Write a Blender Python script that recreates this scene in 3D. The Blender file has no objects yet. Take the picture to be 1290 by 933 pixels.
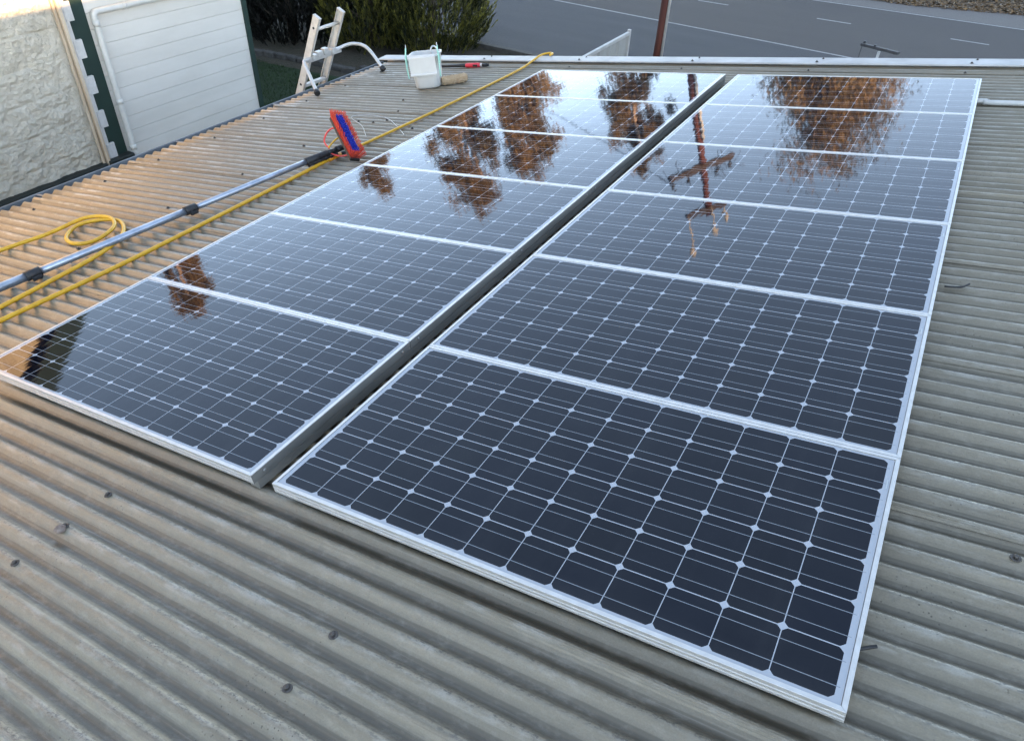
import bpy, bmesh, math, random
from mathutils import Vector, Matrix, noise
R=math.radians
scene=bpy.context.scene
col=scene.collection
# ------------------------------------------------------------------ camera
A=R(9.5)                                   # pitch of the roof the photographer stands on
RM=Matrix.Rotation(-A,3,'Y')               # roof space -> world
def W(p): return RM@Vector(p)
CAMR=[Vector((0.85956878,0.50011455,-0.10500929)),Vector((0.20882729,-0.53131353,-0.82103416)),Vector((-0.46640399,0.68380652,-0.56113809))]
cd=bpy.data.cameras.new('camera'); cam=bpy.data.objects.new('camera',cd); col.objects.link(cam)
ax=[RM@v for v in CAMR]
m=Matrix((ax[0],-ax[1],-ax[2])).transposed().to_4x4()
m.translation=W((1.53595564,-0.92601582,1.39514642))
cam.matrix_world=m
cd.sensor_fit='HORIZONTAL'; cd.sensor_width=36; cd.lens=908.312/1290*36; cd.clip_start=0.05; cd.clip_end=3000
scene.camera=cam
# ------------------------------------------------------------------ sky, sun, exposure
SUN_EL=R(5.0); SUN_AZ=R(110)               # azimuth from +Y towards +X
wd=bpy.data.worlds.new('World'); scene.world=wd; wd.use_nodes=True
wn=wd.node_tree.nodes; wl=wd.node_tree.links
bg=wn['Background']
sky=wn.new('ShaderNodeTexSky'); sky.sky_type='NISHITA'; sky.sun_disc=False
sky.sun_elevation=SUN_EL; sky.sun_rotation=SUN_AZ; sky.air_density=0.6; sky.dust_density=0.7; sky.ozone_density=0.1
hs=wn.new('ShaderNodeHueSaturation'); hs.inputs['Saturation'].default_value=0.74
gm=wn.new('ShaderNodeGamma'); gm.inputs['Gamma'].default_value=1.38
mu=wn.new('ShaderNodeVectorMath'); mu.operation='SCALE'; mu.inputs['Scale'].default_value=1.12   # keeps the mean level after the gamma
mn=wn.new('ShaderNodeVectorMath'); mn.operation='MINIMUM'; mn.inputs[1].default_value=(4.5,4.2,3.6)   # veils the glare round the hidden sun
tcw=wn.new('ShaderNodeTexCoord'); mpw=wn.new('ShaderNodeMapping'); mpw.inputs['Scale'].default_value=(.8,1,2.5)   # a sky that darkens quickly above a bright horizon
nrm=wn.new('ShaderNodeVectorMath'); nrm.operation='NORMALIZE'
wl.new(tcw.outputs['Generated'],mpw.inputs['Vector']); wl.new(mpw.outputs[0],nrm.inputs[0]); wl.new(nrm.outputs[0],sky.inputs['Vector'])
wl.new(sky.outputs[0],mn.inputs[0]); wl.new(mn.outputs[0],gm.inputs['Color']); wl.new(gm.outputs[0],mu.inputs[0]); sw=wn.new('ShaderNodeSeparateXYZ'); wl.new(nrm.outputs[0],sw.inputs[0])      # the western sky is the darker side
mr=wn.new('ShaderNodeMapRange'); mr.interpolation_type='SMOOTHSTEP'
for i_,v_ in ((1,-.95),(2,-.40),(3,.42),(4,1.0)): mr.inputs[i_].default_value=v_
wl.new(sw.outputs[0],mr.inputs[0])
m2=wn.new('ShaderNodeVectorMath'); m2.operation='SCALE'; wl.new(mu.outputs[0],m2.inputs[0]); wl.new(mr.outputs[0],m2.inputs['Scale'])
wl.new(m2.outputs[0],hs.inputs['Color']); wl.new(hs.outputs[0],bg.inputs['Color'])
bg.inputs['Strength'].default_value=0.15
sl=bpy.data.lights.new('sun','SUN'); sl.energy=2.2; sl.angle=R(0.5); sl.color=(1.0,0.60,0.30)
so=bpy.data.objects.new('sun',sl); col.objects.link(so)
sd=Vector((math.sin(SUN_AZ)*math.cos(SUN_EL),math.cos(SUN_AZ)*math.cos(SUN_EL),math.sin(SUN_EL)))
so.rotation_euler=sd.to_track_quat('Z','Y').to_euler(); so.location=(20,0,20)
vs=scene.view_settings; vs.view_transform='Standard'; vs.look='None'; vs.gamma=1; vs.exposure=3.8
scene.cycles.max_bounces=8; scene.cycles.glossy_bounces=4
# ------------------------------------------------------------------ material helpers
def mat(name,rgb,rough=0.6,metal=0.0,spec=0.5):
    m=bpy.data.materials.new(name); m.use_nodes=True
    b=m.node_tree.nodes['Principled BSDF']
    b.inputs['Base Color'].default_value=(*rgb,1); b.inputs['Roughness'].default_value=rough
    b.inputs['Metallic'].default_value=metal; b.inputs['Specular IOR Level'].default_value=spec
    return m
class NT:
    """tiny node-graph builder"""
    def __init__(s,m): s.t=m.node_tree; s.b=s.t.nodes['Principled BSDF']; s.tc=s.t.nodes.new('ShaderNodeTexCoord')
    def n(s,k,**kw):
        x=s.t.nodes.new(k)
        for a,v in kw.items(): setattr(x,a,v)
        return x
    def l(s,a,b): s.t.links.new(a,b)
    def math(s,op,a,b=None,c=None):
        x=s.n('ShaderNodeMath',operation=op)
        for i,v in enumerate((a,b,c)):
            if v is None: continue
            if isinstance(v,(int,float)): x.inputs[i].default_value=v
            else: s.l(v,x.inputs[i])
        return x.outputs[0]
    def noise(s,scale,detail=4,rough=0.55,src=None,vec=(1,1,1),loc=(0,0,0)):
        mp=s.n('ShaderNodeMapping'); mp.inputs['Scale'].default_value=vec; mp.inputs['Location'].default_value=loc
        s.l(src or s.tc.outputs['Object'],mp.inputs['Vector'])
        x=s.n('ShaderNodeTexNoise'); x.inputs['Scale'].default_value=scale; x.inputs['Detail'].default_value=detail; x.inputs['Roughness'].default_value=rough
        s.l(mp.outputs[0],x.inputs['Vector']); return x.outputs['Fac']
    def ramp(s,f,a,b,ca=(0,0,0),cb=(1,1,1)):
        x=s.n('ShaderNodeValToRGB'); e=x.color_ramp.elements
        e[0].position=a; e[0].color=(*ca,1); e[1].position=b; e[1].color=(*cb,1)
        s.l(f,x.inputs[0]); return x.outputs[0]
    def mix(s,f,a,b,mode='MIX'):
        x=s.n('ShaderNodeMixRGB',blend_type=mode)
        for i,v in enumerate((f,a,b)):
            if isinstance(v,(int,float)): x.inputs[i].default_value=v
            elif isinstance(v,tuple): x.inputs[i].default_value=(*v,1)
            else: s.l(v,x.inputs[i])
        return x.outputs[0]
    def bump(s,h,dist,strength=1.0):
        x=s.n('ShaderNodeBump'); x.inputs['Distance'].default_value=dist; x.inputs['Strength'].default_value=strength
        s.l(h,x.inputs['Height']); s.l(x.outputs[0],s.b.inputs['Normal']); return x
def noisy(name,c1,c2,scale=8,rough=0.7,metal=0.0,bump=0.0,bscale=None,vec=(1,1,1),detail=6,lo=0.35,hi=0.65,spec=0.5):
    m=mat(name,c1,rough,metal,spec); t=NT(m)
    f=t.noise(scale,detail,0.6,vec=vec)
    t.l(t.ramp(f,lo,hi,c1,c2),t.b.inputs['Base Color'])
    if bump: t.bump(t.noise(bscale or scale*4,6,0.6,vec=vec),bump)
    return m
# ------------------------------------------------------------------ mesh helpers
class MB:
    def __init__(s): s.bm=bmesh.new()
    def box(s,c,d,rot=None,bev=0):
        r=bmesh.ops.create_cube(s.bm,size=1)
        M=Matrix.Translation(c)@((rot.to_4x4()) if rot else Matrix.Identity(4))@Matrix.Diagonal((*d,1))
        bmesh.ops.transform(s.bm,matrix=M,verts=r['verts'])
        if bev:
            es=list({e for v in r['verts'] for e in v.link_edges})
            bmesh.ops.bevel(s.bm,geom=es,offset=bev,segments=2,profile=.5,affect='EDGES')
        return s
    def bar(s,a,b,w,h,up=(0,0,1),bev=0):
        a,b=Vector(a),Vector(b); d=(b-a); L=d.length; z=d.normalized(); x=Vector(up).cross(z)
        if x.length<1e-4: x=Vector((1,0,0)).cross(z)
        x.normalize(); y=z.cross(x)
        return s.box((a+b)/2,(w,h,L),Matrix((x,y,z)).transposed(),bev)
    def tube(s,pts,rad,seg=10,cap=True,sx=1.0):
        P=[Vector(p) for p in pts]; n=len(P)
        if not isinstance(rad,(list,tuple)): rad=[rad]*n
        rings=[]; prev=None
        for i,p in enumerate(P):
            t=(P[min(i+1,n-1)]-P[max(i-1,0)]).normalized()
            if prev is None:
                x=t.orthogonal().normalized()
            else:
                x=(prev-t*prev.dot(t))
                x=x.normalized() if x.length>1e-6 else t.orthogonal().normalized()
            prev=x; y=t.cross(x)
            rings.append([s.bm.verts.new(p+(x*math.cos(2*math.pi*k/seg)+y*math.sin(2*math.pi*k/seg)*sx)*rad[i]) for k in range(seg)])
        for a,b in zip(rings,rings[1:]):
            for k in range(seg):
                f=s.bm.faces.new((a[k],a[(k+1)%seg],b[(k+1)%seg],b[k])); f.smooth=True
        if cap:
            s.bm.faces.new(rings[0][::-1]); s.bm.faces.new(rings[-1])
        return s
    def lathe(s,prof,c=(0,0,0),seg=16,rot=None):
        c=Vector(c); rings=[]
        for r,z in prof:
            rings.append([s.bm.verts.new(c+((rot@Vector((r*math.cos(2*math.pi*k/seg),r*math.sin(2*math.pi*k/seg),z))) if rot else Vector((r*math.cos(2*math.pi*k/seg),r*math.sin(2*math.pi*k/seg),z)))) for k in range(seg)])
        for a,b in zip(rings,rings[1:]):
            for k in range(seg):
                f=s.bm.faces.new((a[k],a[(k+1)%seg],b[(k+1)%seg],b[k])); f.smooth=True
        s.bm.faces.new(rings[0][::-1]); s.bm.faces.new(rings[-1]); return s
    def face(s,pts):
        return s.bm.faces.new([s.bm.verts.new(p) for p in pts])
    def prism(s,poly,z0,z1,f=lambda x,y,z:(x,y,z)):
        a=[s.bm.verts.new(f(x,y,z0)) for x,y in poly]; b=[s.bm.verts.new(f(x,y,z1)) for x,y in poly]
        n=len(poly)
        for i in range(n): s.bm.faces.new((a[i],a[(i+1)%n],b[(i+1)%n],b[i]))
        s.bm.faces.new(a[::-1]); s.bm.faces.new(b); return s
    def grid(s,nx,ny,f,smooth=True):
        V=[[s.bm.verts.new(f(i/nx,j/ny)) for j in range(ny+1)] for i in range(nx+1)]
        for i in range(nx):
            for j in range(ny):
                q=s.bm.faces.new((V[i][j],V[i+1][j],V[i+1][j+1],V[i][j+1])); q.smooth=smooth
        return s
    def build(s,name,material,parent=None,fix=True):
        if fix: bmesh.ops.recalc_face_normals(s.bm,faces=s.bm.faces)
        me=bpy.data.meshes.new(name); s.bm.to_mesh(me); s.bm.free()
        if material: me.materials.append(material)
        o=bpy.data.objects.new(name,me); col.objects.link(o)
        if parent: o.parent=parent
        return o
def pymesh(name,verts,faces,material,parent=None,smooth=False):
    me=bpy.data.meshes.new(name); me.from_pydata(verts,[],faces); me.update()
    if material: me.materials.append(material)
    if smooth: me.polygons.foreach_set('use_smooth',[True]*len(me.polygons))
    o=bpy.data.objects.new(name,me); col.objects.link(o)
    if parent: o.parent=parent
    return o
def tag(o,label=None,cat=None,group=None,kind=None):
    if label: o['label']=label
    if cat: o['category']=cat
    if group: o['group']=group
    if kind: o['kind']=kind
    return o
def thing(name,label,cat,loc=(0,0,0),group=None,rot=(0,0,0)):
    o=bpy.data.objects.new(name,None); o.empty_display_size=.1; col.objects.link(o)
    o.location=loc; o.rotation_euler=rot
    return tag(o,label,cat,group)
def rthing(name,label,cat,p=(0,0,0),group=None,tilt=0.0):   # a thing standing on the sloping roof, p in roof space
    return thing(name,label,cat,W(p),group,(0,-A+tilt,0))
def copy_tree(o,parent=None):
    c=o.copy(); col.objects.link(c)
    if parent: c.parent=parent
    for ch in o.children: copy_tree(ch,c)
    return c
def spline(pts,n=8):
    P=[Vector(p) for p in pts]; out=[]
    for i in range(len(P)-1):
        p0=P[max(i-1,0)];p1=P[i];p2=P[i+1];p3=P[min(i+2,len(P)-1)]
        for k in range(n):
            t=k/n
            out.append(.5*((2*p1)+(p2-p0)*t+(2*p0-5*p1+4*p2-p3)*t*t+(3*p1-p0-3*p2+p3)*t**3))
    out.append(P[-1]); return out
# ------------------------------------------------------------------ materials
ZC=-0.075; AMP=0.0098; PITCH=0.0762; PH=-0.058    # crest level, half depth, wave length, crest phase
def wave(y): return ZC-AMP+AMP*math.cos(2*math.pi*(y-PH)/PITCH)
def m_roof():
    m=mat('weathered_galvanised_iron',(.3,.29,.26),.5,.25); t=NT(m)
    sep=t.n('ShaderNodeSeparateXYZ'); t.l(t.tc.outputs['Object'],sep.inputs[0]); X,Y,Z=sep.outputs
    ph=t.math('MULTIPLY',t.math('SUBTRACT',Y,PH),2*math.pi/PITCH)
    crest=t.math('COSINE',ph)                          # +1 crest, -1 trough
    side=t.math('SINE',ph)
    big=t.noise(1.1,5,.6); streak=t.noise(3.0,8,.65,vec=(.35,9,1)); fine=t.noise(60,6,.7); mid=t.noise(9,6,.65,vec=(.6,1.6,1))
    c=t.ramp(streak,.3,.7,(.165,.136,.089),(.335,.283,.196))
    c=t.mix(t.math('MULTIPLY',t.ramp(big,.35,.7),.45),c,(.190,.172,.130))
    # sheet-to-sheet tint every ten waves
    sh=t.math('FLOOR',t.math('DIVIDE',t.math('ADD',Y,.35),PITCH*10))
    wn_=t.n('ShaderNodeTexWhiteNoise',noise_dimensions='1D'); t.l(sh,wn_.inputs['W'])
    c=t.mix(t.math('MULTIPLY',wn_.outputs['Value'],.40),c,(.225,.200,.148))
    # trough dirt, plus shade of trough and far flank painted into the colour
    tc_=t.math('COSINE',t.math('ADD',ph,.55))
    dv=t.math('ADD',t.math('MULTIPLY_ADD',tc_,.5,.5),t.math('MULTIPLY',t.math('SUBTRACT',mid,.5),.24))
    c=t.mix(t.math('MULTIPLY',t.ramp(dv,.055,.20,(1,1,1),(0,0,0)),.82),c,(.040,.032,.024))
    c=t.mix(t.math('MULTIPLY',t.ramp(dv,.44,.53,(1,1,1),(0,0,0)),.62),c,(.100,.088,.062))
    # bleached flaky film on the crests
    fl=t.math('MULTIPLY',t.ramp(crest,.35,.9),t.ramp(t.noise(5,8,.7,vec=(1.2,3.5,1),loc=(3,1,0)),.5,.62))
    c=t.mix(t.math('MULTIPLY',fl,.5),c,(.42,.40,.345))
    # dark lichen specks along one flank of the crest
    sm=t.math('MULTIPLY',t.ramp(t.noise(105,8,.8,vec=(.6,1,1)),.51,.55),t.ramp(t.math('ADD',side,t.math('MULTIPLY',crest,.5)),.35,.95))
    sm=t.math('MULTIPLY',sm,t.ramp(t.noise(3.2,5,.6,loc=(7,2,0)),.36,.52))
    c=t.mix(t.math('MULTIPLY',sm,.85),c,(.07,.065,.055))
    sc=t.math('MULTIPLY',t.ramp(t.noise(14,6,.75,vec=(1.6,.6,1),loc=(2,9,0)),.60,.68),.35)
    c=t.mix(sc,c,(.14,.13,.11))
    c=t.mix(t.math('MULTIPLY',t.ramp(t.noise(260,4,.8),.35,.65),.35),c,(.12,.105,.08))
    # lime-white flakes left near the gutter
    lw=t.math('MULTIPLY',t.ramp(t.math('MULTIPLY_ADD',X,.5,2.0),.02,.72,(1,1,1),(0,0,0)),t.math('MULTIPLY',t.ramp(crest,.2,.7),t.ramp(t.noise(7,7,.7,vec=(.5,2.2,1),loc=(5,5,0)),.52,.60)))
    c=t.mix(t.math('MULTIPLY',lw,.75),c,(.58,.56,.50))
    c=t.mix(t.math('MULTIPLY',t.ramp(t.noise(26,8,.75,vec=(.7,1.3,1),loc=(1,4,0)),.50,.66),.25),c,(.36,.325,.26))
    # fine scratches and run lines along the ribs, rust-brown drip marks, pits
    ln=t.noise(9,7,.8,vec=(.10,14,1),loc=(0,3,0)); c=t.mix(t.math('MULTIPLY',t.ramp(ln,.58,.66),.28),c,(.085,.072,.055))
    c=t.mix(t.math('MULTIPLY',t.ramp(ln,.44,.36,(0,0,0),(1,1,1)) if False else t.ramp(t.noise(9,7,.8,vec=(.10,14,1),loc=(4,8,0)),.58,.66),.22),c,(.44,.40,.33))
    pit=t.n('ShaderNodeTexVoronoi'); pit.inputs['Scale'].default_value=75; pit.inputs['Randomness'].default_value=1
    t.l(t.tc.outputs['Object'],pit.inputs['Vector'])
    pm=t.math('MULTIPLY',t.math('LESS_THAN',pit.outputs['Distance'],.16),t.ramp(t.noise(2.6,5,.65,loc=(9,1,0)),.50,.60)); c=t.mix(t.math('MULTIPLY',pm,.7),c,(.05,.042,.033))
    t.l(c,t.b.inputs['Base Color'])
    t.l(t.ramp(streak,.3,.7,(.30,.30,.30),(.48,.48,.48)),t.b.inputs['Roughness'])
    h=t.math('ADD',t.math('MULTIPLY',fine,.5),t.math('MULTIPLY',mid,1.5)); t.bump(h,.0022)
    return m
M={}
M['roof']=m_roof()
M['gutter']=noisy('grey_gutter_steel',(.10,.108,.112),(.16,.17,.175),6,.5,.3)
M['barge']=noisy('pale_capping',(.36,.345,.32),(.48,.465,.435),5,.5,.1)
M['screw']=noisy('rusty_screw',(.035,.03,.026),(.10,.09,.08),80,.6,.4)
M['alu']=noisy('anodised_aluminium',(.50,.485,.455),(.58,.565,.535),3,.42,.55,vec=(8,8,8))
M['alu_end']=noisy('darker_aluminium_side',(.13,.13,.12),(.19,.19,.175),9,.6,.3,vec=(1,.3,1))  # duller, darker aluminium than the frame, for side faces and rails
M['ladder']=noisy('weathered_ladder_aluminium',(.46,.44,.40),(.60,.58,.53),12,.5,.3)
M['alu_dull']=noisy('mill_aluminium',(.22,.22,.21),(.32,.32,.31),14,.45,.6)
M['black']=mat('black_rubber',(.012,.012,.013),.55)
M['dark_hole']=mat('dark_socket',(.03,.03,.03),.7)
def m_cells():
    m=mat('solar_cells_under_glass',(.01,.015,.03),.03); t=NT(m); b=t.b
    sep=t.n('ShaderNodeSeparateXYZ'); t.l(t.tc.outputs['Object'],sep.inputs[0]); X,Y,Z=sep.outputs
    P=.1273; D=.8015
    gx=t.math('DIVIDE',t.math('SUBTRACT',X,.79),P); gy=t.math('DIVIDE',t.math('SUBTRACT',Y,D/2),P)
    ix=t.math('FLOOR',gx); iy=t.math('FLOOR',gy)
    u=t.math('MULTIPLY',t.math('SUBTRACT',t.math('SUBTRACT',gx,ix),.5),P)
    v=t.math('MULTIPLY',t.math('SUBTRACT',t.math('SUBTRACT',gy,iy),.5),P)
    au=t.math('ABSOLUTE',u); av=t.math('ABSOLUTE',v)
    ins=t.math('MULTIPLY',t.math('LESS_THAN',au,.06255),t.math('LESS_THAN',av,.06225))
    r2=t.math('ADD',t.math('MULTIPLY',u,u),t.math('MULTIPLY',v,v))
    ins=t.math('MULTIPLY',ins,t.math('LESS_THAN',r2,.0812**2))
    inx=t.math('LESS_THAN',t.math('ABSOLUTE',gx),6.0); iny=t.math('LESS_THAN',t.math('ABSOLUTE',gy),3.0)
    ins=t.math('MULTIPLY',ins,t.math('MULTIPLY',inx,iny))
    bus=t.math('LESS_THAN',t.math('ABSOLUTE',t.math('SUBTRACT',av,.0312)),.00095)
    bus=t.math('MULTIPLY',bus,t.math('MULTIPLY',t.math('LESS_THAN',t.math('ABSOLUTE',gx),6.05),iny))
    cv=t.n('ShaderNodeCombineXYZ'); t.l(ix,cv.inputs[0]); t.l(iy,cv.inputs[1])
    oi=t.n('ShaderNodeObjectInfo'); t.l(oi.outputs['Random'],cv.inputs[2])
    w=t.n('ShaderNodeTexWhiteNoise'); t.l(cv.outputs[0],w.inputs['Vector'])
    cell=t.mix(w.outputs['Value'],(.0002,.0014,.0050),(.0005,.0022,.0078))
    c=t.mix(ins,(.34,.36,.385),cell)
    c=t.mix(bus,c,(.20,.22,.24))
    ed=t.math('MULTIPLY_ADD',Y,-14,1.0); ed=t.math('MULTIPLY',t.math('MAXIMUM',ed,0),t.noise(9,5,.6,vec=(1,.3,1)))
    run=t.ramp(t.noise(6,6,.6,vec=(2.2,.22,1)),.52,.75)
    dust=t.math('ADD',t.math('ADD',t.math('MULTIPLY',t.ramp(t.noise(5,8,.65),.4,.75),.010),t.math('MULTIPLY',ed,.035)),t.math('MULTIPLY',run,.008))
    c=t.mix(dust,c,(.5,.5,.48))
    t.l(c,b.inputs['Base Color'])
    b.inputs['IOR'].default_value=1.365
    h=t.math('ADD',t.noise(7,2,.5,vec=(1.6,.45,1)),t.math('MULTIPLY',t.noise(42,2,.5,vec=(1.5,.35,1)),.10))
    t.bump(h,.00042)
    return m
M['cells']=m_cells()
def m_stone():
    m=mat('white_painted_rubble',(.62,.60,.55),.8); t=NT(m)
    f=t.noise(7,8,.65); c=t.ramp(f,.3,.7,(.56,.51,.40),(.69,.635,.52))
    st=t.ramp(t.noise(3,8,.7,vec=(1,1,2),loc=(4,4,4)),.58,.75); c=t.mix(t.math('MULTIPLY',st,.35),c,(.27,.245,.20))
    t.l(c,t.b.inputs['Base Color'])
    h=t.math('ADD',t.noise(11,8,.7),t.math('MULTIPLY',t.noise(34,8,.7),.7)); t.bump(h,.05)
    return m
M['stone']=m_stone()
M['green']=noisy('dark_green_paint',(.004,.019,.014),(.006,.025,.018),6,.5)
M['green2']=noisy('green_black_paint',(.005,.010,.008),(.012,.015,.012),9,.65)
M['timber']=noisy('raw_timber',(.36,.27,.18),(.50,.42,.31),14,.75,vec=(1,1,.12))
M['whitew']=noisy('white_paint_weatherboard',(.52,.50,.445),(.575,.555,.50),2.2,.5,vec=(1,.5,2))
M['whitep']=noisy('white_paint_masonry',(.44,.43,.40),(.52,.51,.48),9,.7,bump=.01)
M['pipe']=noisy('white_pvc',(.48,.475,.435),(.55,.545,.50),4,.35)
M['roofdark']=noisy('dark_roof_iron',(.010,.014,.012),(.018,.022,.020),4,.6,vec=(1,8,1))
def m_ground():
    m=mat('dry_ground',(.14,.11,.07),.95); t=NT(m)
    c=t.ramp(t.noise(.35,8,.6),.35,.65,(.045,.038,.026),(.030,.034,.016)); c=t.mix(t.ramp(t.noise(14,6,.7),.4,.7),c,(.075,.058,.038))
    t.l(c,t.b.inputs['Base Color']); t.bump(t.noise(20,6,.7),.06); return m
M['ground']=m_ground()
def m_asphalt():
    m=mat('asphalt',(.05,.05,.052),.85); t=NT(m)
    c=t.ramp(t.noise(.7,6,.6,vec=(.25,1.6,1)),.3,.7,(.043,.036,.033),(.054,.046,.042))
    c=t.mix(t.math('MULTIPLY',t.ramp(t.noise(160,2,.7),.3,.7),.4),c,(.058,.053,.054))
    sep=t.n('ShaderNodeSeparateXYZ'); t.l(t.tc.outputs['Object'],sep.inputs[0])
    sh=t.ramp(t.math('ADD',sep.outputs[1],t.math('MULTIPLY',t.noise(.4,4,.5),.8)),0,1); 
    t.l(c,t.b.inputs['Base Color']); t.bump(t.noise(220,3,.6),.006); return m
M['asphalt']=m_asphalt()
M['shoulder']=noisy('old_shoulder_asphalt',(.036,.037,.041),(.047,.047,.051),.6,.85,bump=.006,bscale=200,vec=(.3,2,1))
M['paint']=noisy('worn_road_paint',(.20,.195,.185),(.30,.29,.28),14,.7)
M['gravel']=noisy('pale_gravel',(.12,.11,.10),(.18,.165,.15),30,.95,bump=.02,bscale=90)
M['lawn']=noisy('lawn_turf',(.007,.018,.003),(.012,.030,.005),5,.9)
M['grass']=noisy('grass_blades',(.010,.030,.004),(.024,.050,.008),3,.8)
M['edging']=noisy('edging_stone',(.05,.047,.042),(.085,.08,.07),9,.9,bump=.03)
M['bark']=noisy('gum_bark',(.20,.13,.09),(.36,.29,.23),5,.85,vec=(1,1,.2))
M['bark_dark']=noisy('dark_bark',(.05,.04,.03),(.09,.07,.05),6,.9)
TONED=set()
def tone(t,g):
    a=t.n('ShaderNodeAttribute',attribute_name='tone'); return t.math('ADD',a.outputs['Fac'],t.math('MULTIPLY',t.math('SUBTRACT',g.outputs['Random Per Island'],.5),.5))
def m_leaf(name,c1,c2,tr=.25):
    m=mat(name,c1,.6); t=NT(m); g=t.n('ShaderNodeNewGeometry')
    c=t.ramp(tone(t,g),0,1,c1,c2); t.l(c,t.b.inputs['Base Color'])
    tb=t.n('ShaderNodeBsdfTranslucent'); t.l(c,tb.inputs['Color']); mx=t.n('ShaderNodeMixShader'); mx.inputs[0].default_value=tr
    t.l(t.b.outputs[0],mx.inputs[1]); t.l(tb.outputs[0],mx.inputs[2])
    out=[n for n in t.t.nodes if n.type=='OUTPUT_MATERIAL'][0]; t.l(mx.outputs[0],out.inputs['Surface']); return m
M['gumleaf']=m_leaf('gum_leaves',(.085,.068,.026),(.25,.165,.075),.35)
M['cypress']=m_leaf('cypress_sprays',(.007,.013,.003),(.20,.19,.030),.12)
M['hedge']=m_leaf('dark_hedge_leaves',(.0010,.0018,.0009),(.005,.007,.0025),.05)
M['litter']=m_leaf('fallen_leaves',(.060,.033,.012),(.19,.115,.045),0)
M['yellow']=noisy('yellow_hose_vinyl',(.55,.285,.006),(.65,.36,.015),20,.4)
M['orange']=mat('orange_hose_connector',(.75,.28,.01),.45)
M['pole']=noisy('pole_alloy',(.30,.34,.40),(.42,.46,.52),18,.33,.75,vec=(1,1,1))
M['bristle_red']=m_leaf('orange_red_bristles',(.55,.040,.020),(.72,.095,.05),.15)
M['bristle_blue']=m_leaf('blue_bristles',(.006,.018,.28),(.012,.035,.45),.1)
M['redtube']=mat('red_tubing',(.65,.06,.05),.4)
M['clear']=mat('milky_tubing',(.36,.36,.35),.25)
M['bucket']=noisy('white_bucket_plastic',(.50,.49,.455),(.58,.57,.53),5,.45)
M['mint']=mat('mint_green_cord',(.30,.55,.44),.6)
M['fleece']=noisy('tan_fleece',(.66,.44,.25),(.80,.60,.38),22,.95,bump=.05,bscale=120)
M['redgrip']=mat('red_grip',(.62,.03,.05),.5)
M['steel']=mat('clip_steel',(.45,.47,.46),.4,.7)
M['pebble']=noisy('bark_fragment',(.24,.17,.13),(.42,.34,.29),60,.9,bump=.02)
M['rustpole']=noisy('oiled_timber_pole',(.065,.018,.012),(.11,.032,.02),5,.8,vec=(1,1,.1))
M['conduit']=noisy('grey_conduit',(.42,.41,.38),(.52,.51,.48),4,.5)
M['xarm']=noisy('weathered_crossarm',(.03,.022,.018),(.06,.045,.035),9,.85)
M['fence']=noisy('cream_steel_fence',(.27,.265,.235),(.32,.315,.285),3,.5)
M['wire']=mat('black_cable',(.015,.015,.016),.6)
M['signdark']=noisy('dark_sign_board',(.03,.03,.032),(.06,.06,.062),16,.6)
# ------------------------------------------------------------------ ground, road
GZ=-3.2
g=MB(); g.face([(-1500,-1500,GZ),(1500,-1500,GZ),(1500,1500,GZ),(-1500,1500,GZ)]); tag(g.build('ground',M['ground']),kind='structure')
def strip(name,material,near,far,z,x0=-120,x1=120,n=48):      # a sheet between two lines y=f(x)
    g=MB(); xs=[x0+(x1-x0)*k/n for k in range(n+1)]
    a=[g.bm.verts.new((x,near(max(-16,min(12,x))),z)) for x in xs]; b=[g.bm.verts.new((x,far(max(-16,min(12,x))),z)) for x in xs]
    for k in range(n): g.bm.faces.new((a[k],a[k+1],b[k+1],b[k]))
    return tag(g.build(name,material),kind='structure')
edge1=lambda x: 19.10-.075*(x+.6)
edge2=lambda x: 25.05+.04*(x+2.9)
strip('road_shoulder',M['shoulder'],lambda x:14.35-.02*(x+8),lambda x:edge1(x)+.05,GZ+.004)
strip('road',M['asphalt'],lambda x:edge1(x)+.05,lambda x:edge2(x)+.12,GZ+.004)
strip('edge_line',M['paint'],lambda x:edge1(x)-.05,lambda x:edge1(x)+.045,GZ+.008)
strip('far_edge_line',M['paint'],lambda x:edge2(x)-.06,lambda x:edge2(x)+.055,GZ+.008)
strip('gravel_verge',M['gravel'],lambda x:edge2(x)+.12,lambda x:edge2(x)+1.35+.28*max(0,x),GZ+.005,-40,40)
g=MB()
for k in range(-14,15):
    x=-2.15+k*3.47; y=22.72+.03*x
    g.face([(x,y-.05,GZ+.0085),(x+.93,y-.045,GZ+.0085),(x+.93,y+.05,GZ+.0085),(x,y+.05,GZ+.0085)])
tag(g.build('lane_dashes',M['paint']),kind='structure')
g=MB(); g.bar((-70,14.33+.02*62,GZ+.03),(60,14.33-.02*68,GZ+.03),.16,.14); tag(g.build('kerb',M['edging']),kind='structure')
g=MB(); g.face([(-13.5,7.2,GZ+.006),(-7.2,7.2,GZ+.006),(-7.0,10.9,GZ+.006),(-8.7,10.75,GZ+.006),(-13.5,10.2,GZ+.006)]); tag(g.build('lawn',M['lawn']),kind='structure')
rnd=random.Random(5)
V=[];F=[]
for i in range(9000):
    x=rnd.uniform(-12.5,-8.3); y=rnd.uniform(8.2,10.5); h=rnd.uniform(.03,.07); a=rnd.uniform(0,6.28); w=.006
    dx,dy=math.cos(a)*w,math.sin(a)*w; n=len(V); lx,ly=rnd.gauss(0,.02),rnd.gauss(0,.02)
    V+= [(x-dx,y-dy,GZ+.006),(x+dx,y+dy,GZ+.006),(x+lx,y+ly,GZ+h)]; F.append((n,n+1,n+2))
tag(pymesh('grass',V,F,M['grass']),'short dark green grass of the lawn beyond the gutter','grass',kind='stuff')
V=[];F=[]
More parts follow.
